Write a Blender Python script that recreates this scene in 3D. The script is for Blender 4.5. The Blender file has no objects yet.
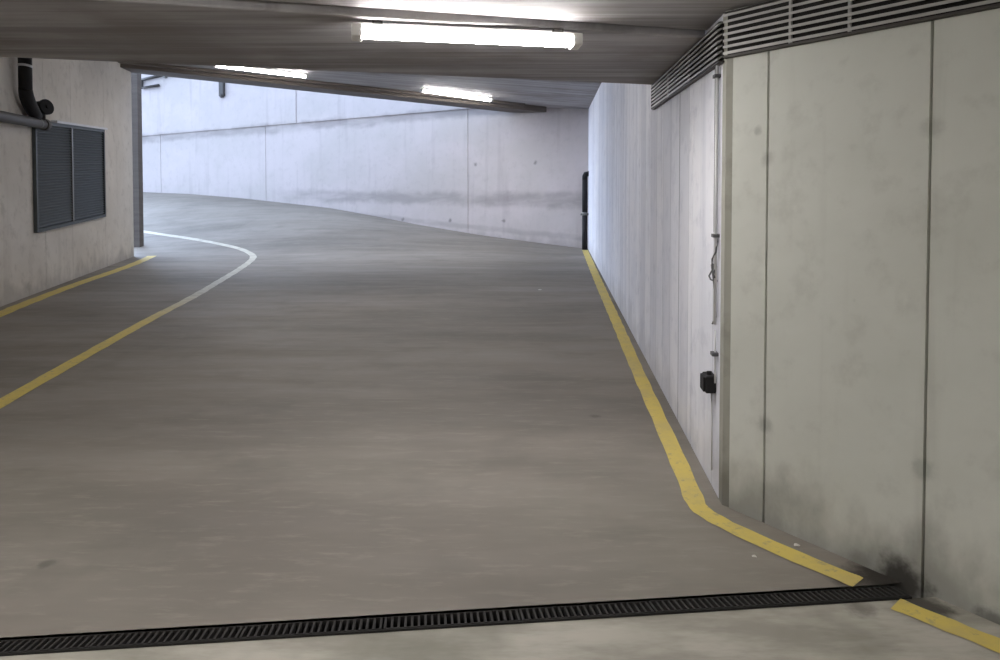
import bpy, bmesh, math, random
from mathutils import Vector, Matrix
random.seed(7)
R = math.radians
sc = bpy.context.scene
C = sc.collection

# ------------------------------------------------------------ camera
S = .176                                    # rise of the ramp per metre
cd = bpy.data.cameras.new('camera'); cam = bpy.data.objects.new('camera', cd); C.objects.link(cam)
cam.location = (0, 0, 1.6); cam.rotation_euler = (R(90 - 1.75), 0, 0)
cd.sensor_width = 36; cd.lens = 722 / 1000 * 36; cd.clip_start = .05; cd.clip_end = 200
sc.camera = cam

# ------------------------------------------------------------ light, exposure
w = bpy.data.worlds.new('sky'); sc.world = w; w.use_nodes = True
bg = w.node_tree.nodes['Background']
nt = w.node_tree                            # overcast sky, brightest low over the mouth of the ramp on the left
tc = nt.nodes.new('ShaderNodeTexCoord'); dt = nt.nodes.new('ShaderNodeVectorMath'); dt.operation = 'DOT_PRODUCT'
dt.inputs[1].default_value = Vector((-.76, .60, .26)).normalized(); nt.links.new(tc.outputs['Generated'], dt.inputs[0])
mr = nt.nodes.new('ShaderNodeMapRange'); mr.interpolation_type = 'SMOOTHSTEP'
for k_, v_ in (('From Min', .6), ('From Max', 1), ('To Min', 2.1), ('To Max', 15)): mr.inputs[k_].default_value = v_
nt.links.new(dt.outputs['Value'], mr.inputs['Value']); nt.links.new(mr.outputs[0], bg.inputs[1])
bg.inputs[0].default_value = (.60, .74, 1, 1)
LAMP = 106.0                                  # emission of the fluorescent battens
vs = sc.view_settings
vs.view_transform = 'Standard'; vs.look = 'None'; vs.gamma = 1; vs.use_curve_mapping = False
vs.exposure = 0.0
sc.cycles.max_bounces = 8; sc.cycles.diffuse_bounces = 6

# ------------------------------------------------------------ materials
def lin(c):
    c /= 255; return c / 12.92 if c <= .04045 else ((c + .055) / 1.055) ** 2.4
def rgb(r, g, b): return (lin(r), lin(g), lin(b), 1)

def plain(name, col, rough=.6, metal=0, emit=None, es=0, noise=.12):
    m = bpy.data.materials.new(name); m.use_nodes = True
    nt = m.node_tree; b = nt.nodes['Principled BSDF']
    b.inputs['Roughness'].default_value = rough; b.inputs['Metallic'].default_value = metal
    tc = nt.nodes.new('ShaderNodeTexCoord'); n = nt.nodes.new('ShaderNodeTexNoise'); n.inputs['Scale'].default_value = 9
    nt.links.new(tc.outputs['Object'], n.inputs['Vector'])
    mr = nt.nodes.new('ShaderNodeMapRange'); mr.inputs['To Min'].default_value = 1 - noise; mr.inputs['To Max'].default_value = 1 + noise
    nt.links.new(n.outputs['Fac'], mr.inputs['Value'])
    vm = nt.nodes.new('ShaderNodeVectorMath'); vm.operation = 'SCALE'; vm.inputs[0].default_value = col[:3]
    nt.links.new(mr.outputs[0], vm.inputs['Scale']); nt.links.new(vm.outputs[0], b.inputs['Base Color'])
    if emit:
        b.inputs['Emission Color'].default_value = emit; b.inputs['Emission Strength'].default_value = es
    return m

class G:
    """small node-graph writer"""
    def __init__(s, name):
        s.m = bpy.data.materials.new(name); s.m.use_nodes = True; s.nt = s.m.node_tree
        s.b = s.nt.nodes['Principled BSDF']
        s.co = s.nt.nodes.new('ShaderNodeTexCoord').outputs['Object']
        s.sep = s.nt.nodes.new('ShaderNodeSeparateXYZ'); s.nt.links.new(s.co, s.sep.inputs[0])
        s.x, s.y, s.z = s.sep.outputs
    def math(s, op, a, b=0, c=None):
        n = s.nt.nodes.new('ShaderNodeMath'); n.operation = op
        for i, v in enumerate((a, b, c)):
            if v is None: continue
            if isinstance(v, (int, float)): n.inputs[i].default_value = v
            else: s.nt.links.new(v, n.inputs[i])
        return n.outputs[0]
    def vec(s, sx, sy, sz, off=(0, 0, 0), src=None, rz=0):
        n = s.nt.nodes.new('ShaderNodeMapping'); n.inputs['Scale'].default_value = (sx, sy, sz); n.inputs['Location'].default_value = off
        n.inputs['Rotation'].default_value = (0, 0, rz)
        s.nt.links.new(src or s.co, n.inputs[0]); return n.outputs[0]
    def noise(s, v, scale, detail=4, rough=.55):
        n = s.nt.nodes.new('ShaderNodeTexNoise'); n.inputs['Scale'].default_value = scale
        n.inputs['Detail'].default_value = detail; n.inputs['Roughness'].default_value = rough
        s.nt.links.new(v, n.inputs['Vector']); return n.outputs['Fac']
    def rng(s, v, a, b, c=0., d=1., smooth=True):
        n = s.nt.nodes.new('ShaderNodeMapRange')
        if smooth: n.interpolation_type = 'SMOOTHSTEP'
        for k, q in zip(('From Min', 'From Max', 'To Min', 'To Max'), (a, b, c, d)): n.inputs[k].default_value = q
        s.nt.links.new(v, n.inputs['Value']); return n.outputs[0]
    def mix(s, f, a, b):
        n = s.nt.nodes.new('ShaderNodeMix'); n.data_type = 'RGBA'
        for i, v in ((0, f), (6, a), (7, b)):
            if isinstance(v, (int, float, tuple)): n.inputs[i].default_value = v
            else: s.nt.links.new(v, n.inputs[i])
        return n.outputs[2]
    def stain(s, col, x, y, z, r, a, dark=None):
        d = s.nt.nodes.new('ShaderNodeVectorMath'); d.operation = 'DISTANCE'; s.nt.links.new(s.co, d.inputs[0]); d.inputs[1].default_value = (x, y, z)
        q = s.math('ADD', d.outputs['Value'], s.math('MULTIPLY', s.math('SUBTRACT', s.noise(s.co, 2.5 / r ** .5, 4, .7), .5), r * 1.6))
        return s.mix(s.math('MULTIPLY', s.rng(q, r * .25, r, 1, 0), a), col, dark or (.03, .026, .022, 1))
    def done(s, col, rough=.8, bump=None, bs=.3, bd=.01, spec=.3):
        s.nt.links.new(col, s.b.inputs['Base Color'])
        if isinstance(rough, (int, float)): s.b.inputs['Roughness'].default_value = rough
        else: s.nt.links.new(rough, s.b.inputs['Roughness'])
        s.b.inputs['Specular IOR Level'].default_value = spec
        if bump is not None:
            n = s.nt.nodes.new('ShaderNodeBump'); n.inputs['Strength'].default_value = bs; n.inputs['Distance'].default_value = bd
            s.nt.links.new(bump, n.inputs['Height']); s.nt.links.new(n.outputs[0], s.b.inputs['Normal'])
        return s.m

def wall_concrete(name, base, dark, light, streak=.35, seed=0, grime=.7, planks=0, pour=None, mk=.45, specks=.45, marks=()):
    g = G(name)
    o = (seed * 3.1, seed * 1.7, seed)
    big = g.noise(g.vec(.5, .5, .7, o), 1.3, 5, .6)
    mid = g.noise(g.vec(1, 1, 1, o), 6, 5, .65)
    st = g.noise(g.vec(4, 4, .3, o), 1.2, 4, .55)
    col = g.mix(g.rng(big, .35, .68), base, light)
    col = g.mix(g.math('MULTIPLY', g.rng(mid, .5, .72), mk), col, dark)
    col = g.mix(g.math('MULTIPLY', g.rng(st, .52, .74), streak), col, dark)
    h = g.math('SUBTRACT', g.z, g.math('MULTIPLY', g.y, S))          # height above the ramp
    if grime:
        edge = g.math('ADD', h, g.math('MULTIPLY', g.math('SUBTRACT', g.noise(g.vec(1, 1, .6, o), 3.2, 5), .5), .9))
        gr = g.rng(edge, .02, .36, 1, 0)
        col = g.mix(g.math('MULTIPLY', gr, grime), col, tuple(c * .55 for c in dark[:3]) + (1,))
    # pores and small blemishes
    v = g.nt.nodes.new('ShaderNodeTexVoronoi'); v.inputs['Scale'].default_value = 5.5; g.nt.links.new(g.vec(1, 1, .8, o), v.inputs['Vector'])
    sp = g.rng(v.outputs['Distance'], .02, .055, 1, 0)
    sp = g.math('MULTIPLY', sp, g.rng(g.noise(g.co, 2.3, 2), .55, .65))
    col = g.mix(g.math('MULTIPLY', sp, specks), col, tuple(c * .4 for c in dark[:3]) + (1,))
    bump = g.math('ADD', mid, g.math('MULTIPLY', st, .6))
    if planks:
        f = g.math('FLOOR', g.math('MULTIPLY', g.y, planks))
        wn = g.nt.nodes.new('ShaderNodeTexWhiteNoise'); wn.noise_dimensions = '1D'; g.nt.links.new(f, wn.inputs['W'])
        col = g.mix(g.math('MULTIPLY', wn.outputs['Value'], .45), col, dark)
        fr = g.math('FRACT', g.math('MULTIPLY', g.y, planks))
        ln = g.rng(g.math('ABSOLUTE', g.math('SUBTRACT', fr, .5)), .47, .5)
        ln = g.math('MULTIPLY', ln, g.rng(wn.outputs['Value'], .3, .5))
        col = g.mix(g.math('MULTIPLY', ln, .7), col, tuple(c * .5 for c in dark[:3]) + (1,))
        bump = g.math('ADD', bump, g.math('MULTIPLY', wn.outputs['Value'], .8))
    for (mx, my, mz, mr, ma) in marks: col = g.stain(col, mx, my, mz, mr, ma)
    if pour:                                                         # stained pour joints: z at F, rise per metre of -x
        for (z0, k, wd, a, x1) in pour:
            zz = g.math('SUBTRACT', g.z, g.math('ADD', g.math('MULTIPLY', g.math('SUBTRACT', 2.054, g.x), k), z0))
            zz = g.math('ADD', zz, g.math('MULTIPLY', g.math('SUBTRACT', g.noise(g.co, 2.2, 4), .5), wd * 1.4))
            band = g.rng(g.math('ABSOLUTE', zz), wd * .2, wd, 1, 0)
            band = g.math('MULTIPLY', band, g.rng(g.noise(g.vec(1, 1, 4), .9, 3), .3, .6, .35, 1))
            band = g.math('MULTIPLY', band, g.rng(g.x, x1 - 1.5, x1, 0, 1))
            col = g.mix(g.math('MULTIPLY', band, a), col, tuple(c * .6 for c in dark[:3]) + (1,))
    return g.done(col, .82, bump, .35, .006, .25)

M = {}
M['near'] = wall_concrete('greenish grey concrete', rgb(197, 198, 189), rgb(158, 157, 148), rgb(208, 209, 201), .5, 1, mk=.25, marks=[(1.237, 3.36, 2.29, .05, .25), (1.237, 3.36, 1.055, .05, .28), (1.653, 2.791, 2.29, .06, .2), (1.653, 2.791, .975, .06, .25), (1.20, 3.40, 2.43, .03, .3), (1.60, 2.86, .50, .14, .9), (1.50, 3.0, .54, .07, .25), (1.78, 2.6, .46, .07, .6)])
M['right'] = wall_concrete('pale board marked concrete', rgb(230, 231, 238), rgb(188, 189, 200), rgb(238, 237, 241), .5, 2, .35, planks=2.9)
M['left'] = wall_concrete('beige concrete', rgb(200, 193, 182), rgb(166, 158, 147), rgb(212, 206, 196), .2, 3, .4)
M['far'] = wall_concrete('pale pinkish concrete', rgb(196, 190, 188), rgb(160, 152, 152), rgb(206, 198, 198), .3, 4, .3, specks=.1, mk=.18, marks=[(-.62, 18.24, 5.2, .07, .5), (.85, 17.5, 5.1, .07, .5), (-2.58, 19.2, 3.95, .07, .5), (-1.27, 18.57, 3.85, .07, .5), (.1, 17.9, 3.75, .07, .5)],
                         pour=[(4.10, .09, .26, .5, -5.5), (6.36, .055, .2, .5, -20), (3.2, .16, .1, .3, -9)])

M['corner'] = wall_concrete('darker corner concrete', rgb(160, 159, 148), rgb(135, 133, 124), rgb(168, 167, 158), .3, 6)
def soffit_mat():
    g = G('board marked soffit concrete')
    rz = R(-12)
    v = g.vec(.35, 6.5, 1, (0, 0, 0), rz=rz)
    a = g.noise(v, 1.1, 5, .65); b = g.noise(g.vec(1, 1, 1), 1.4, 4); c = g.noise(g.vec(.8, 22, 1, rz=rz), 1.0, 3)
    col = g.mix(g.rng(a, .36, .66), rgb(140, 137, 137), rgb(172, 169, 170))
    col = g.mix(g.math('MULTIPLY', g.rng(b, .45, .7), .5), col, rgb(120, 112, 105))
    col = g.mix(g.math('MULTIPLY', g.rng(c, .55, .7), .4), col, rgb(106, 99, 94))
    return g.done(col, .75, g.math('ADD', a, c), .5, .01, .25)
M['soffit'] = soffit_mat()
def brown_mat():
    g = G('weathered brown slab edge')
    v = g.vec(.4, .4, 9)
    a = g.noise(v, 1.2, 5, .65)
    col = g.mix(g.rng(a, .35, .65), rgb(96, 89, 84), rgb(106, 99, 93))
    return g.done(col, .8, a, .4, .01, .25)
M['brown'] = brown_mat()

def floor_mat():
    g = G('worn grey concrete floor')
    big = g.noise(g.vec(.16, .42, .1, (3, 1, 0)), 1.5, 5, .6)
    tr = g.noise(g.vec(.5, 3.2, .3, (1, 5, 0)), 1.2, 5, .62)          # brushed across the ramp
    fine = g.noise(g.vec(3, 14, 3), 1.5, 5, .7)
    blot = g.noise(g.vec(.7, .7, .1, (9, 2, 0)), 2.6, 4, .6)
    col = g.mix(g.rng(big, .34, .66), rgb(120, 114, 106), rgb(145, 138, 129))
    col = g.mix(g.math('MULTIPLY', g.rng(tr, .42, .7), .22), col, rgb(112, 107, 99))
    col = g.mix(g.math('MULTIPLY', g.rng(fine, .5, .72), .35), col, rgb(158, 152, 142))
    col = g.mix(g.math('MULTIPLY', g.rng(blot, .48, .74), .3), col, rgb(100, 97, 90))
    # darker patch in the middle of the ramp
    dx = g.math('DIVIDE', g.math('ADD', g.x, .1), 2.3); dy = g.math('DIVIDE', g.math('SUBTRACT', g.y, 7.6), 5)
    r = g.math('SQRT', g.math('ADD', g.math('MULTIPLY', dx, dx), g.math('MULTIPLY', dy, dy)))
    r = g.math('ADD', r, g.math('MULTIPLY', g.math('SUBTRACT', blot, .5), .9))
    col = g.mix(g.math('MULTIPLY', g.rng(r, .2, 1.2, 1, 0), .18), col, rgb(92, 90, 85))
    rough = g.rng(tr, .3, .7, .6, .75)
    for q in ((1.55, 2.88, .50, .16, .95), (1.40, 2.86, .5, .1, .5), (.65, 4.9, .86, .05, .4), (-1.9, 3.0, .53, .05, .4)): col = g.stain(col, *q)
    return g.done(col, rough, fine, .2, .003, .22)
M['floor'] = floor_mat()
def landing_mat():
    g = G('pale rough concrete landing')
    a = g.noise(g.vec(.8, 3, 1), 2.2, 5, .65); b = g.noise(g.vec(1, 1, 1, (4, 4, 0)), 1.6, 4)
    col = g.mix(g.rng(a, .35, .65), rgb(150, 146, 135), rgb(180, 175, 164))
    col = g.mix(g.math('MULTIPLY', g.rng(b, .45, .65), .5), col, rgb(112, 110, 99))
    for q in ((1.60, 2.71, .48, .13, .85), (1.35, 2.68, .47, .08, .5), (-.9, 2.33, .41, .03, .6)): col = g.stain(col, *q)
    return g.done(col, .7, a, .3, .004, .3)
M['landing'] = landing_mat()

def paint(name, c1, c2, worn, fade=None):
    g = G(name)
    a = g.noise(g.vec(1, 1, 1), 5, 5, .7); b = g.noise(g.vec(1, 1, 1, (5, 0, 0)), 22, 4, .7)
    col = g.mix(g.rng(a, .4, .65), c1, c2)
    if fade:                                                         # the yellow gives way to white further up the ramp
        f = g.rng(g.y, fade[0], fade[1])
        wcol = g.mix(g.rng(a, .4, .65), rgb(196, 192, 176), rgb(178, 172, 156))
        col = g.mix(f, col, wcol)
    col = g.mix(g.math('MULTIPLY', g.rng(b, .56, .68), .6), col, worn)
    return g.done(col, .6, b, .2, .002, .4)
M['yellow'] = paint('worn yellow floor paint', rgb(212, 190, 100), rgb(200, 180, 108), rgb(158, 146, 116))
M['lane'] = paint('yellow and white lane paint', rgb(216, 194, 104), rgb(204, 185, 110), rgb(150, 143, 122), fade=(7.8, 10.5))

M['black'] = plain('black plastic', rgb(22, 20, 22), .75)
M['charcoal'] = plain('dark grey pipe plastic', rgb(64, 60, 57), .6)
M['dark'] = plain('dark louvre metal', rgb(74, 79, 80), .5, .3)
M['frame'] = plain('dull steel frame', rgb(120, 120, 116), .45, .5)
M['slat'] = plain('pale grey grille metal', rgb(176, 174, 172), .5, .2)
M['void'] = plain('dark duct interior', rgb(34, 32, 30), .9)
M['grate'] = plain('dark cast iron grate', rgb(34, 31, 28), .8, .0, noise=.3)
M['channel'] = plain('dirty drain channel', rgb(26, 24, 21), .9, noise=.3)
M['steel'] = plain('scuffed steel', rgb(150, 148, 142), .4, .7)
M['white'] = plain('white housing plastic', rgb(214, 212, 208), .5)
M['tube'] = plain('lit diffuser', rgb(250, 250, 250), .4, 0, (1, .975, .96, 1), LAMP)
M['conduit'] = plain('light grey conduit', rgb(205, 205, 206), .4)
M['cable'] = plain('dark grey cable', rgb(88, 88, 90), .6)
M['scrap'] = plain('off white paper scrap', rgb(215, 210, 200), .8)

# ------------------------------------------------------------ helpers
def tag(o, label=None, cat=None, group=None, kind=None):
    if label: o['label'] = label
    if cat: o['category'] = cat
    if group: o['group'] = group
    if kind: o['kind'] = kind
    return o
def thing(name, loc, label, cat, group=None):
    o = bpy.data.objects.new(name, None); C.objects.link(o); o.location = loc; o.empty_display_size = .1
    return tag(o, label, cat, group)

class MB:
    """collects shapes in world coordinates; build() links them as one object"""
    def __init__(s): s.v = []; s.f = []
    def add(s, vs_, fs):
        n = len(s.v); s.v += [Vector(p) for p in vs_]; s.f += [tuple(i + n for i in f) for f in fs]; return s
    def box(s, fr, a0, a1, n0, n1, z0, z1):
        """box in a wall frame: a along, n out of the wall, z up"""
        p = [fr(a, n, z) for z in (z0, z1) for (a, n) in ((a0, n0), (a1, n0), (a1, n1), (a0, n1))]
        return s.add(p, [(3, 2, 1, 0), (4, 5, 6, 7), (0, 1, 5, 4), (1, 2, 6, 5), (2, 3, 7, 6), (3, 0, 4, 7)])
    def prism(s, poly, zb, zt):
        """poly: plan polygon; zb, zt: functions (x, y) -> z"""
        n = len(poly)
        p = [(x, y, zb(x, y)) for x, y in poly] + [(x, y, zt(x, y)) for x, y in poly]
        return s.add(p, [tuple(range(n))[::-1], tuple(range(n, 2 * n))] + [(i, (i + 1) % n, n + (i + 1) % n, n + i) for i in range(n)])
    def tube(s, pts, r, seg=14, cap=True):
        pts = [Vector(p) for p in pts]; n = len(pts); t0 = (pts[1] - pts[0]).normalized()
        up = Vector((0, 0, 1)) if abs(t0.z) < .9 else Vector((1, 0, 0))
        nrm = t0.cross(up).normalized(); base = len(s.v); rings = []
        for i, p in enumerate(pts):
            if i == 0: t = t0
            elif i == n - 1: t = (pts[-1] - pts[-2]).normalized()
            else: t = ((pts[i] - pts[i - 1]).normalized() + (pts[i + 1] - pts[i]).normalized()).normalized()
            nrm = (nrm - t * nrm.dot(t)).normalized(); b = t.cross(nrm)
            rr = r[i] if isinstance(r, (list, tuple)) else r
            s.v += [p + (nrm * math.cos(2 * math.pi * k / seg) + b * math.sin(2 * math.pi * k / seg)) * rr for k in range(seg)]
        for i in range(n - 1):
            for k in range(seg):
                a = base + i * seg + k; b_ = base + i * seg + (k + 1) % seg
                s.f.append((a, b_, b_ + seg, a + seg))
        if cap:
            s.f.append(tuple(base + k for k in range(seg))[::-1]); s.f.append(tuple(base + (n - 1) * seg + k for k in range(seg)))
        return s
    def build(s, name, mat, parent=None, bevel=0, smooth=False):
        off = Vector(parent_loc(parent))
        me = bpy.data.meshes.new(name); me.from_pydata([v - off for v in s.v], [], s.f)
        bm = bmesh.new(); bm.from_mesh(me); bmesh.ops.recalc_face_normals(bm, faces=bm.faces); bm.to_mesh(me); bm.free()
        o = bpy.data.objects.new(name, me); C.objects.link(o); me.materials.append(M[mat])
        if parent: o.parent = parent
        if bevel:
            md = o.modifiers.new('bevel', 'BEVEL'); md.width = bevel; md.segments = 2; md.limit_method = 'ANGLE'
        if smooth:
            for p in me.polygons: p.use_smooth = len(p.vertices) == 4
        return o
def parent_loc(o):
    v = Vector((0, 0, 0))
    while o: v += o.location; o = o.parent
    return v
def struct(mb, name, mat, **k): o = mb.build(name, mat, **k); o['kind'] = 'structure'; return o

def frame(p, q, side):
    """wall frame from p towards q in plan, n pointing to `side`; z is measured above the ramp plane"""
    p = Vector(p); d = (Vector(q) - p).normalized(); n = Vector((-d.y, d.x))
    if n.dot(Vector(side) - p) < 0: n = -n
    def f(a, nn, z):
        w_ = p + d * a + n * nn; b = p + d * a
        return (w_.x, w_.y, z + S * b.y)
    f.d = d; f.n = n; f.L = (Vector(q) - p).length; f.p = p
    return f
def at(fr, a, n): w_ = fr.p + fr.d * a + fr.n * n; return w_.x, w_.y

# ------------------------------------------------------------ plan of the place
CORNER = (1.10, 3.548); FAR = (2.054, 16.906); NEARR = (5.33, -2.25)
L0 = (-6.339, 9.159); L1 = (-7.706, 15.242)
WX, WY = -.89443, .44721
TT = [-99, 0, 1.09, 2.56, 4.15, 5.29, 6.81, 8.12, 9.88, 11.79, 13.84, 20, 99]
DD = [0, 0, .093, .229, .43, .61, .822, .927, 1.063, 1.165, 1.21, 1.25, 1.25]
def floor_z(x, y):
    vx, vy = x - FAR[0], y - FAR[1]
    t = (vx * WX + vy * WY) * .8944
    dist = abs(-vx * WY + vy * WX)
    if -vx * WY + vy * WX < 0: dist = 0        # behind the far wall
    k = max(0, 1 - dist / 5.5); k = k * k * (3 - 2 * k)
    for i in range(len(TT) - 1):
        if TT[i] <= t <= TT[i + 1]:
            d = DD[i] + (DD[i + 1] - DD[i]) * (t - TT[i]) / (TT[i + 1] - TT[i]); break
    return S * y + d * k
def ramp(dz): return lambda x, y: S * y + dz
def hi(dz=0): return lambda x, y: S * y + 3.28 - .075 * (x - 1.5) + dz

# floor: the landing before the drain and the ramp after it
def drain_y(x): return 2.634 + .103 * x
DW = .052
bm_ = MB()
bm_.prism([(-4.5, -5), (8, -5), (8, drain_y(8) - DW), (-4.5, drain_y(-4.5) - DW)], ramp(-.2), ramp(0))
struct(bm_, 'floor_landing', 'landing')
struct(MB().prism([(-6, -6), (9, -6), (9, 16), (-9, 16)], ramp(-.5), ramp(-.31)), 'floor_light_block', 'landing')  # unseen slab added below the floors to block sky light from underneath
NX, NY = 110, 130
vs_, fs_ = [], []
for j in range(NY + 1):
    v = (j / NY) ** 1.25
    for i in range(NX + 1):
        x = -19 + 26 * i / NX; y0 = drain_y(x) + DW; y = y0 + (30 - y0) * v
        vs_.append((x, y, floor_z(x, y)))
for j in range(NY):
    for i in range(NX):
        a = j * (NX + 1) + i; fs_.append((a, a + 1, a + NX + 2, a + NX + 1))
fl = struct(MB().add(vs_, fs_), 'floor', 'floor', smooth=True)

# walls with real grooves at the formwork joints
def wall(name, mat, p, q, side, th, zb, zt, grooves=(), gw=.012, gd=.02, extra=None):
    fr = frame(p, q, side)
    face = [at(fr, 0, 0)]
    for g_ in sorted(grooves):
        face += [at(fr, g_ - gw / 2, 0), at(fr, g_ - gw / 3, -gd), at(fr, g_ + gw / 3, -gd), at(fr, g_ + gw / 2, 0)]
    face.append(at(fr, fr.L, 0))
    poly = face + [at(fr, fr.L, -th), at(fr, 0, -th)]
    return struct(MB().prism(poly, zb, zt), name, mat), fr

INSIDE = (0, 5)
# near right wall: the corner strip is set back a little behind the first joint
NR = frame(CORNER, NEARR, (0, 0))
j0, j1, j2 = .052, .232, .936
poly = [at(NR, 0, 0), at(NR, j0 - .012, -.006), at(NR, j0 - .006, -.02), at(NR, j0, -.02), at(NR, j0, .0)]
for g_ in (j1, j2, 2.3, 3.6, 5.0): poly += [at(NR, g_ - .006, 0), at(NR, g_ - .003, -.02), at(NR, g_ + .003, -.02), at(NR, g_ + .006, 0)]
RW = frame(CORNER, FAR, (0, 8))
poly += [at(NR, NR.L, 0), at(NR, NR.L, -.3), at(NR, .22, -.3), at(RW, .22, -.22), at(RW, .0, -.0)]
poly = [p for i, p in enumerate(poly) if i != 0]
struct(MB().prism([at(NR, .04, -.0)] + poly[3:-2] + [(1.36, 3.62)], ramp(-.3), ramp(3.45)), 'wall_right_near', 'near')
struct(MB().prism([CORNER, at(NR, .048, -.012), (1.30, 3.62), (1.105, 3.62)], ramp(-.3), ramp(3.45)), 'trim_3', 'corner')
wr, RW = wall('wall_right', 'right', (1.105, 3.62), (2.074, 17.18), (0, 8), .3, ramp(-.3), ramp(3.75),
              [.75, 1.2, 2.0, 2.62, 3.4, 4.6, 6.6], .02, .012)
RW = frame(CORNER, FAR, (0, 8))
wl, LW = wall('wall_left', 'left', (-3.42, -3.84), L1, (0, 8), .3, ramp(-.3), hi(-.0),
              [14.84, 15.96, 17.66], .008, .015)
LW = frame(L0, L1, (0, 8))
FW0 = (FAR[0] + .6, FAR[1] - .3)
wf, FW = wall('wall_far', 'far', FW0, (-13.6, 24.73), (0, 8), .4, lambda x, y: 1.5, lambda x, y: 11.0,
              [.67 + 3.2, .67 + 10.0, .67 + 14.5], .022, .02)
FW = frame(FAR, (-13.6, 24.73), (0, 8))
# upper lift of the far wall stands slightly proud of the lower lift
up = MB()
A = [at(FW, a, n) for a, n in ((.0, .0), (.0, .035), (8.75, .035), (8.76, .005), (8.80, .005), (8.81, .035), (17.4, .035), (17.4, 0))]
up.prism(A, lambda x, y: 6.45 + .055 * (2.054 - x), lambda x, y: 11.0)
struct(up, 'trim_1', 'far')
# end of the wall that carries on out of sight behind the left wall
struct(MB().prism([(-8.36, 16.80), (-8.56, 16.85), (-8.7, 16.95), (-8.7, 17.2), (-8.56, 17.15), (-8.36, 17.0)], lambda x, y: floor_z(x, y) - .3, hi(.6)), 'wall_left_rear', 'brown')
struct(MB().prism([(-3.6, -4.2), (6.6, -4.2), (6.6, -4.0), (-3.6, -4.0)], ramp(-.3), ramp(2.6)), 'wall_back', 'near')
struct(MB().prism([(5.33, -2.25), (5.55, -2.1), (7.0, -4.0), (6.6, -4.2)], ramp(-.3), ramp(2.6)), 'wall_right_rear', 'near')

# ceilings
def edge_y(x): return 5.627 + .305 * x
def groove_y(x): return 3.676 + .2953 * x
cl = MB()
zs = ramp(2.415)
x0, x1 = -5.6, 1.45
# slab in two pours with an open joint between, slightly stepped
cl.prism([(-4.6, -4.3), (8, -4.3), (8, groove_y(8)), (x0 - 2, groove_y(x0 - 2))], zs, ramp(2.75))
cl.prism([(x0 - 2, groove_y(x0 - 2) + .035), (8, groove_y(8) + .035), (8, groove_y(8) + .3), (1.45, groove_y(1.45) + .3), (1.45, edge_y(1.45)), (x0, edge_y(x0)), (x0 - 2, edge_y(x0))], ramp(2.38), ramp(2.75))
struct(cl, 'ceiling', 'soffit', bevel=.012)
# drop between the low slab and the high one
struct(MB().prism([(x0, edge_y(x0) - .25), (1.45, edge_y(1.45) - .25), (1.45, edge_y(1.45) - .01), (x0, edge_y(x0) - .01)], ramp(2.7), hi(.02)), 'wall_bulkhead', 'soffit')
# high slab; its free edge runs from the far wall to the end of the left wall
EA = Vector((.245, 17.83)); EB = Vector((-7.78, 15.4)); ed = (EB - EA).normalized(); EC = EB + ed * 1.2
hc = MB()
hc.prism([(x0 - .3, edge_y(x0) - .3), (2.3, edge_y(2.3) - .3), (2.4, 17.4), (.6, 17.7 ), tuple(EA), tuple(EB), tuple(EC), (-8.9, 12)], hi(0), hi(.35))
struct(hc, 'ceiling_high', 'soffit')
en = Vector((ed.y, -ed.x))
if en.y > 0: en = -en
def off(p, k): q = Vector(p) + en * k; return tuple(q)
eb = MB()
eb.prism([tuple(EA), tuple(EC), off(EC, .95), off(EA - ed * .6, .95), tuple(EA - ed * .12)], hi(-.13), hi(.0))
eb.prism([off(EA, .96), off(EC, .96), off(EC, 1.15), off(EA, 1.15)], hi(-.06), hi(.0))
struct(eb, 'trim_2', 'brown', bevel=.01)

# ------------------------------------------------------------ painted lines
def strip(pts, wd, name, mat, label, cat, dz=.004, far=0):
    P = [Vector(p) for p in pts]
    for _ in range(2):                                                # smooth the corners
        Q = [P[0]]
        for a, b in zip(P, P[1:]): Q += [a.lerp(b, .25), a.lerp(b, .75)]
        P = Q + [P[-1]]
    out = [P[0]]
    for a, b in zip(P, P[1:]):
        n = max(1, int((b - a).length / .12)); out += [a.lerp(b, k / n) for k in range(1, n + 1)]
    P = out; v = []; f = []
    for i, p in enumerate(P):
        t = (P[min(i + 1, len(P) - 1)] - P[max(i - 1, 0)]).normalized(); n = Vector((-t.y, t.x))
        k = (wd + far * max(0, min(1, (p.y - 4) / 8))) / 2 * (1 + .05 * math.sin(i * 1.7) + random.uniform(-.05, .05))
        for s_ in (-1, -.33, .33, 1):
            q = p + n * k * s_; v.append((q.x, q.y, floor_z(q.x, q.y) + dz))
    for i in range(len(P) - 1):
        for c in range(3): a = i * 4 + c; f.append((a, a + 1, a + 5, a + 4))
    o = MB().add(v, f).build(name, mat); tag(o, label, cat); return o
strip([(1.95, 16.62), (1.53, 11.09), (1.30, 7.906), (1.16, 6.105), (1.075, 4.884), (1.03, 4.25), (.99, 3.735), (.967, 3.516), (1.01, 3.41), (1.081, 3.291), (1.245, 3.068), (1.43, 2.85)],
      .098, 'painted_floor_line', 'yellow', 'yellow painted line bending round the foot of the right-hand wall up the ramp', 'floor marking', far=.035)
strip([(1.50, 2.705), (1.643, 2.545), (1.746, 2.43), (2.4, 1.7), (3.6, .3)],
      .095, 'painted_floor_line', 'yellow', 'short yellow painted line in the lower right corner, on this side of the drain', 'floor marking')
strip([(-3.45, 4.2), (-3.594, 5.171), (-3.729, 6.105), (-3.922, 7.447), (-4.086, 8.678), (-4.195, 9.779), (-4.464, 11.53), (-4.705, 13.093), (-4.984, 14.547), (-5.136, 15.113), (-5.44, 15.63), (-5.833, 16.123), (-6.597, 16.765), (-7.448, 17.405), (-8.303, 17.958), (-9.2, 18.55)],
      .13, 'painted_lane_line', 'lane', 'curved lane line, yellow at the near end turning white at the bend', 'floor marking')
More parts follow.
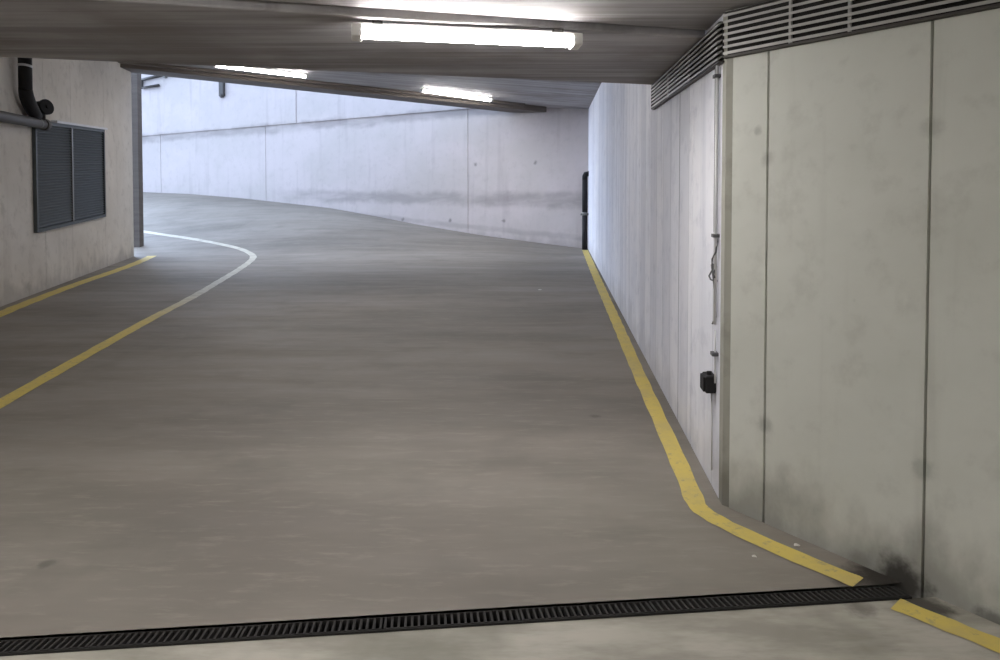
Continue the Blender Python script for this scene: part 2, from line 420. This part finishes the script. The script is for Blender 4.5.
strip([(-4.6, 3.4), (-6.008, 8.678), (-6.277, 9.862), (-6.567, 11.306), (-6.754, 12.528), (-6.999, 13.876), (-7.3, 15.1), (-7.376, 15.343)],
      .18, 'painted_floor_line', 'yellow', 'straight yellow painted line along the foot of the left wall', 'floor marking')

# ------------------------------------------------------------ slot drain
DR = frame((-4.1, drain_y(-4.1)), (1.565, drain_y(1.565)), (0, 9))
dr = thing('trench_drain', (*at(DR, DR.L / 2, 0), DR(DR.L / 2, 0, -.1)[2]), 'long narrow trench drain with dark slotted iron grates across the foot of the ramp', 'drain')
ch = MB().box(DR, -.05, DR.L, -.056, .056, -.13, -.09)
ch.box(DR, -.05, DR.L, -.056, -.050, -.12, -.002).box(DR, -.05, DR.L, .050, .056, -.12, -.002).box(DR, DR.L, DR.L + .012, -.056, .056, -.12, -.001)
ch.build('channel', 'channel', dr)
SEG = .5; n = int(DR.L / SEG)
for k in range(n + 1):
    a0 = DR.L - SEG * (k + 1) + .004; a1 = DR.L - SEG * k - .004
    if a1 < .05: break
    a0 = max(a0, 0)
    m = MB().box(DR, a0, a1, -.049, -.044, -.03, .000).box(DR, a0, a1, .044, .049, -.03, .000)
    nb = int((a1 - a0) / .0245)
    for i in range(nb + 1):
        c_ = a0 + (a1 - a0 - .008) * i / nb
        m.box(DR, c_, c_ + .008, -.0485, .0485, -.026, .001)
    m.build('grate', 'grate', dr)

# concrete kerb strip is part of the floor; bits of litter lie on it
for (x, y, r_, lab) in ((1.306, 3.146, .016, 'small crumpled white paper scrap by the foot of the right wall'),
                        (.586, 10.58, .045, 'pale flattened scrap lying further up the ramp'),
                        (1.085, 3.052, .012, 'tiny white paper scrap on the ramp left of the yellow line')):
    m = MB(); z0 = floor_z(x, y) + .002; vs_ = []
    for k in range(7):
        a = k / 7 * 6.283; rr = r_ * random.uniform(.6, 1.1)
        vs_.append((x + rr * math.cos(a), y + rr * math.sin(a), z0 + S * rr * math.sin(a) + random.uniform(0, .004)))
    vs_ += [(x, y, z0 + min(.009, r_ * .55)), (x, y, z0 - .002)]
    m.add(vs_, [(k, (k + 1) % 7, 7) for k in range(7)] + [((k + 1) % 7, k, 8) for k in range(7)])
    tag(m.build('paper_scrap', 'scrap'), lab, 'litter')

# ------------------------------------------------------------ ventilation grilles under the ceiling
def grille(fr, a0, a1, zb, zt, ns, name, label, mull):
    loc = fr((a0 + a1) / 2, 0, zb); t = thing(name, loc, label, 'ventilation grille', 'ventilation grilles under the ceiling')
    MB().box(fr, a0 + .01, a1 - .01, .002, .008, zb + .01, zt - .005).build('backing', 'void', t)
    f = MB().box(fr, a0, a1, .002, .03, zb - .006, zb + .003).box(fr, a0, a1, .002, .03, zt - .003, zt + .0)
    f.box(fr, a1 - .012, a1, .002, .034, zb + .003, zt - .003)
    f.build('frame', 'charcoal', t)
    for m_ in mull: MB().box(fr, m_ - .006, m_ + .006, .009, .02, zb + .006, zt - .008).build('mullion', 'slat', t)
    s_ = MB(); h = (zt - zb) / (ns + 0.0)
    for i in range(ns):
        z = zb + h * (i + .5)
        p = [(.012, z + .006), (.036, z - .009), (.036, z + .003), (.012, z + .012)]
        vs = [fr(a, q[0], q[1]) for a in (a0 + .004, a1 - .014) for q in p]
        s_.add(vs, [(3, 2, 1, 0), (4, 5, 6, 7), (0, 1, 5, 4), (1, 2, 6, 5), (2, 3, 7, 6), (3, 0, 4, 7)])
    s_.build('slat_panel', 'slat', t)
grille(lambda a, n, z: NR(a, n, z + .022 * a), .002, 4.2, 2.19, 2.40, 7, 'ventilation_grille', 'long slatted grille along the top of the near right-hand wall', [.35, .62, 1.5, 2.4, 3.3])
grille(RW, .03, 2.44, 2.18, 2.372, 7, 'ventilation_grille', 'shorter slatted grille round the corner, ending where the low ceiling stops', [.9, 1.7])

# ------------------------------------------------------------ louvred opening in the left wall
def la(y): return (y - L0[1]) / LW.d.y
a0, a1 = la(10.22), la(13.28); zb, zt = .86, 2.44
def zz(a, z): return z + .075 * (a - a0) / (a1 - a0)     # the opening steps up slightly with the ramp
lv = thing('louvre_window', LW((a0 + a1) / 2, 0, zb), 'dark grey louvred window in a steel frame set in the left wall', 'louvre window')
LF = lambda a, n, z: LW(a, n, zz(a, z))
b = MB()
for q in ((a0, a1, zb - .0, zb + .05), (a0, a1, zt - .05, zt)): b.box(LF, q[0], q[1], .002, .05, q[2], q[3])
for c_ in (a0, a1 - .05): b.box(LF, c_, c_ + .05, .002, .05, zb + .05, zt - .05)
b.build('frame', 'dark', lv)
mid = a0 + (a1 - a0) * .47
MB().box(LF, mid - .03, mid + .03, .002, .045, zb + .05, zt - .05).build('mullion', 'frame', lv)
MB().box(LF, a0 + .7, a1 + .03, .0, .09, zt + .0, zt + .035).build('lit_flange', 'conduit', lv)  # top flange of the frame; light on it is put into the pale colour
for (p_, q_) in ((a0 + .05, mid - .03), (mid + .03, a1 - .05)):
    s_ = MB(); s_.box(LF, p_, q_, .002, .006, zb + .05, zt - .05); k = 0; z = zb + .07
    while z < zt - .08:
        pp = [(.008, z + .026), (.034, z), (.034, z + .007), (.008, z + .033)]
        vs = [LF(a, q[0], q[1]) for a in (p_, q_) for q in pp]
        s_.add(vs, [(3, 2, 1, 0), (4, 5, 6, 7), (0, 1, 5, 4), (1, 2, 6, 5), (2, 3, 7, 6), (3, 0, 4, 7)]); z += .042
    s_.build('louvre_panel', 'dark', lv)

# ------------------------------------------------------------ pipes on the left wall
a_end = la(10.40)
pz = 2.39
hp = thing('drainage_pipe', LW(a_end, .12, pz), 'dark grey drainage pipe running level along the left wall above the louvre window', 'pipe')
MB().tube([LW(-3.5, .12, pz), LW(a_end - .12, .12, pz)], .068, 18).build('pipe', 'charcoal', hp, smooth=True)
MB().tube([LW(a_end - .12, .12, pz), LW(a_end, .12, pz)], .082, 18).build('end_socket', 'charcoal', hp, bevel=.006, smooth=True)
for c_ in (-.4, 1.0):
    MB().tube([LW(c_ - .02, .12, pz), LW(c_ + .02, .12, pz)], .068, 18).box(LW, c_ - .015, c_ + .015, .0, .07, pz - .015, pz + .015).build('pipe_clamp', 'frame', hp)
av = la(9.73)
vp = thing('soil_pipe', LW(av, .12, pz + .06), 'black vertical pipe on the left wall with a bend and round inspection cap', 'pipe')
MB().tube([LW(av, .12, 3.21), LW(av, .12, 2.80)], .082, 20).build('pipe', 'black', vp, smooth=True)
MB().tube([LW(av, .12, 3.10), LW(av, .12, 3.13)], .088, 20).build('collar', 'conduit', vp, smooth=True)
MB().tube([LW(av, .12, 3.20), LW(av, .12, 3.55)], .082, 20).build('upper_pipe', 'charcoal', vp, smooth=True)
pts = [LW(av, .12, 2.81), LW(av + .02, .12, 2.73), LW(av + .1, .12, 2.64), LW(av + .24, .12, 2.54), LW(av + .34, .12, 2.48)]
MB().tube(pts, [.084, .09, .09, .086, .08], 20).build('bend', 'black', vp, smooth=True)
q = Vector(LW(av + .50, .14, 2.62)); dr_ = Vector((LW.n.x * .75 - LW.d.x * .5, LW.n.y * .75 - LW.d.y * .5, 0)).normalized()
MB().tube([q - dr_ * .1, q + dr_ * .06], .09, 22).tube([q - dr_ * .02, Vector(LW(av + .50, .13, 2.46))], .05, 14).build('branch', 'black', vp, smooth=True)
MB().tube([q + dr_ * .06, q + dr_ * .1], .105, 22).tube([q + dr_ * .1, q + dr_ * .125], .03, 6).build('inspection_cap', 'black', vp, bevel=.004)

# black downpipe where right wall and far wall meet
bx, by = 1.955, 16.72; bz = floor_z(bx, by)
dp = thing('downpipe', (bx, by, bz), 'black downpipe standing in the far corner at the end of the right wall', 'pipe')
MB().tube([(bx, by, bz), (bx, by, bz + .78)], .062, 16).build('lower_pipe', 'black', dp, smooth=True)
MB().tube([(bx, by, bz + .86), (bx, by, bz + 1.62)], .062, 16).build('upper_pipe', 'black', dp, smooth=True)
MB().tube([(bx, by, bz + .78), (bx, by, bz + .87)], .058, 16).box(lambda a, n, z: (bx + a, by + n, bz + z), -.09, .09, .0, .1, .80, .84).build('bracket', 'frame', dp, smooth=True)
MB().tube([(bx, by, bz + 1.60), (bx, by, bz + 1.68), (bx + .02, by, bz + 1.73), (bx + .11, by, bz + 1.75)], [.062, .064, .064, .06], 16).build('elbow', 'black', dp, smooth=True)

# ------------------------------------------------------------ conduit, cable and switch box at the corner
def ra(y): return (y - CORNER[1]) / RW.d.y
ac = ra(3.67)
cn = thing('conduit', RW(ac, .0, .84), 'thin pale conduit clipped to the white wall beside the corner', 'conduit')
MB().tube([RW(ac, .016, .87), RW(ac, .016, 2.175)], .008, 10).build('pipe', 'conduit', cn, smooth=True)
for z in (1.32, .72, 2.12): MB().box(RW, ac - .02, ac + .03, .0, .032, z - .008, z + .008).build('clip', 'cable', cn)
cb = thing('cable', RW(ac - .04, .0, .7), 'thin dark cable with a loose loop hanging beside the pale conduit', 'cable')
pts = [(.060, 2.17), (.060, 1.9), (.061, 1.6), (.060, 1.34), (.04, 1.29), (.01, 1.24), (.05, 1.20), (.09, 1.17)]
for k in range(13):
    a = math.pi * .5 + k / 12 * 2 * math.pi * 1.0
    pts.append((.075 + .055 * math.cos(a), 1.125 + .042 * math.sin(a)))
pts += [(.03, 1.11), (.045, 1.0), (.06, .9), (.1, .86)]
P = [Vector(RW(ac + a - .03, .016 + (.012 * math.sin(i * 1.3) if i > 3 else 0), z)) for i, (a, z) in enumerate(pts)]
MB().tube(P, .0045, 8).build('cable_run', 'cable', cb, smooth=True)
MB().tube([RW(ac - .0, .012, .57), RW(ac + .01, .012, .84)], .005, 8).build('cable_tail', 'conduit', cb, smooth=True)

a_b = ra(3.74)
jb = thing('junction_box', RW(a_b, 0, .50), 'small black junction box low on the white wall by the corner', 'electrical box')
MB().box(RW, a_b - .05, a_b + .05, .0, .055, .51, .60).build('casing', 'black', jb, bevel=.008)
MB().box(RW, a_b - .042, a_b + .042, .055, .066, .517, .593).build('lid', 'black', jb, bevel=.004)
MB().tube([RW(a_b - .012, .03, .599), RW(a_b - .012, .03, .617)], .013, 10).build('cable_gland', 'black', jb)
MB().tube([RW(a_b, .015, .512), RW(a_b - .01, .013, .35), RW(a_b - .01, .012, .1)], .004, 8).build('outgoing_cable', 'conduit', jb, smooth=True)

# ------------------------------------------------------------ fittings high on the far wall
def farpt(px_t, n, z): x, y = at(FW, px_t / .8944, n); return (x, y, z)
t = thing('wall_bracket', farpt(10.47, .035, 8.0), 'small dark bracket hanging high on the bright far wall', 'bracket')
MB().box(lambda a, n, z: farpt(10.47 + a, n, z), -.13, .05, .035, .12, 8.0, 8.75).build('plate', 'charcoal', t, bevel=.02)
MB().tube([farpt(10.43, .08, 7.97), farpt(10.43, .08, 8.06)], .06, 12).build('hook', 'charcoal', t)
t = thing('wall_pipe', farpt(13.3, .1, 8.6), 'short dark pipe with a tee high on the far wall by the opening', 'pipe')
MB().tube([farpt(14.4, .1, 8.98), farpt(12.2, .1, 9.0)], .045, 10).build('pipe', 'charcoal', t, smooth=True)
MB().tube([farpt(13.6, .1, 8.98), farpt(13.6, .1, 8.72), farpt(12.9, .1, 8.70)], .045, 10).build('drop_pipe', 'charcoal', t, smooth=True)
MB().box(lambda a, n, z: farpt(a, n, z), 12.6, 12.68, .035, .14, 8.9, 9.1).build('clamp', 'frame', t)

# ------------------------------------------------------------ fluorescent battens
def batten(c, ang, L, zf, label, name='fluorescent_batten', group='fluorescent battens', sc_=1.0):
    """c: plan centre; zf: soffit height function; ang: plan direction"""
    d = Vector((math.cos(ang), math.sin(ang))); c = Vector(c)
    def f(a, n, z):
        p = c + d * a + Vector((-d.y, d.x)) * n; b = c + d * a
        return (p.x, p.y, zf(b.x, b.y) + z)
    t = thing(name, f(0, 0, -.1), label, 'ceiling light', group)
    k = sc_
    MB().box(f, -L / 2 + .05, L / 2 - .05, -.035 * k, .035 * k, -.05 * k, -.025 * k).build('housing', 'white', t)
    # rounded translucent cover
    prof = [(.04 * math.cos(a) * k, (-.05 - .036 * math.sin(a)) * k) for a in [math.pi * i / 8 for i in range(9)]]
    v = [f(a, n, z) for a in (-L / 2 + .045, L / 2 - .045) for n, z in prof]; n = len(prof)
    MB().add(v, [tuple(range(n)), tuple(range(n, 2 * n))[::-1]] + [(i, (i + 1) % n, n + (i + 1) % n, n + i) for i in range(n)]).build('diffuser', 'tube', t)
    for s_ in (-1, 1):
        e = sorted((s_ * L / 2, s_ * (L / 2 - .05)))
        MB().box(f, e[0], e[1], -.046 * k, .046 * k, -.088 * k, -.025 * k).build('end_cap', 'white', t, bevel=.008)
        e = sorted((s_ * (L / 2 - .1), s_ * (L / 2 - .15)))
        MB().box(f, e[0], e[1], -.02, .02, -.026 * k, .0).build('bracket', 'charcoal', t)
    return t
low = ramp(2.38)
batten((-.153, 3.715), R(12.5), 1.18, low, 'lit fluorescent batten nearest the viewer, under the low ceiling')
batten((-4.547, 13.92), R(22.7), 1.72, hi(0), 'lit fluorescent batten on the left of the high ceiling, partly behind the low slab', sc_=1.1)
batten((-.91, 15.55), R(30), 1.70, hi(0), 'smallest lit fluorescent batten, on the high ceiling above the far wall', sc_=1.1)
for (x, y, lab) in ((-.9, .1, 'lit fluorescent batten under the low ceiling just behind the viewer'),
                    (1.6, -1.3, 'lit fluorescent batten behind the viewer, beside the right-hand wall'),
                    (-2.5, 1.7, 'added lit fluorescent batten, unseen to the left of the viewer, beside the left wall')):  # this unseen side batten is added to brighten the foreground
    batten((x, y), R(12.5), 1.18, ramp(2.415), lab)
batten((-1.3, 8.1), R(15), 1.7, hi(0), 'added lit fluorescent batten on the high ceiling, hidden above the edge of the low slab', sc_=1.1)  # unseen batten added to light the middle of the ramp and the right wall
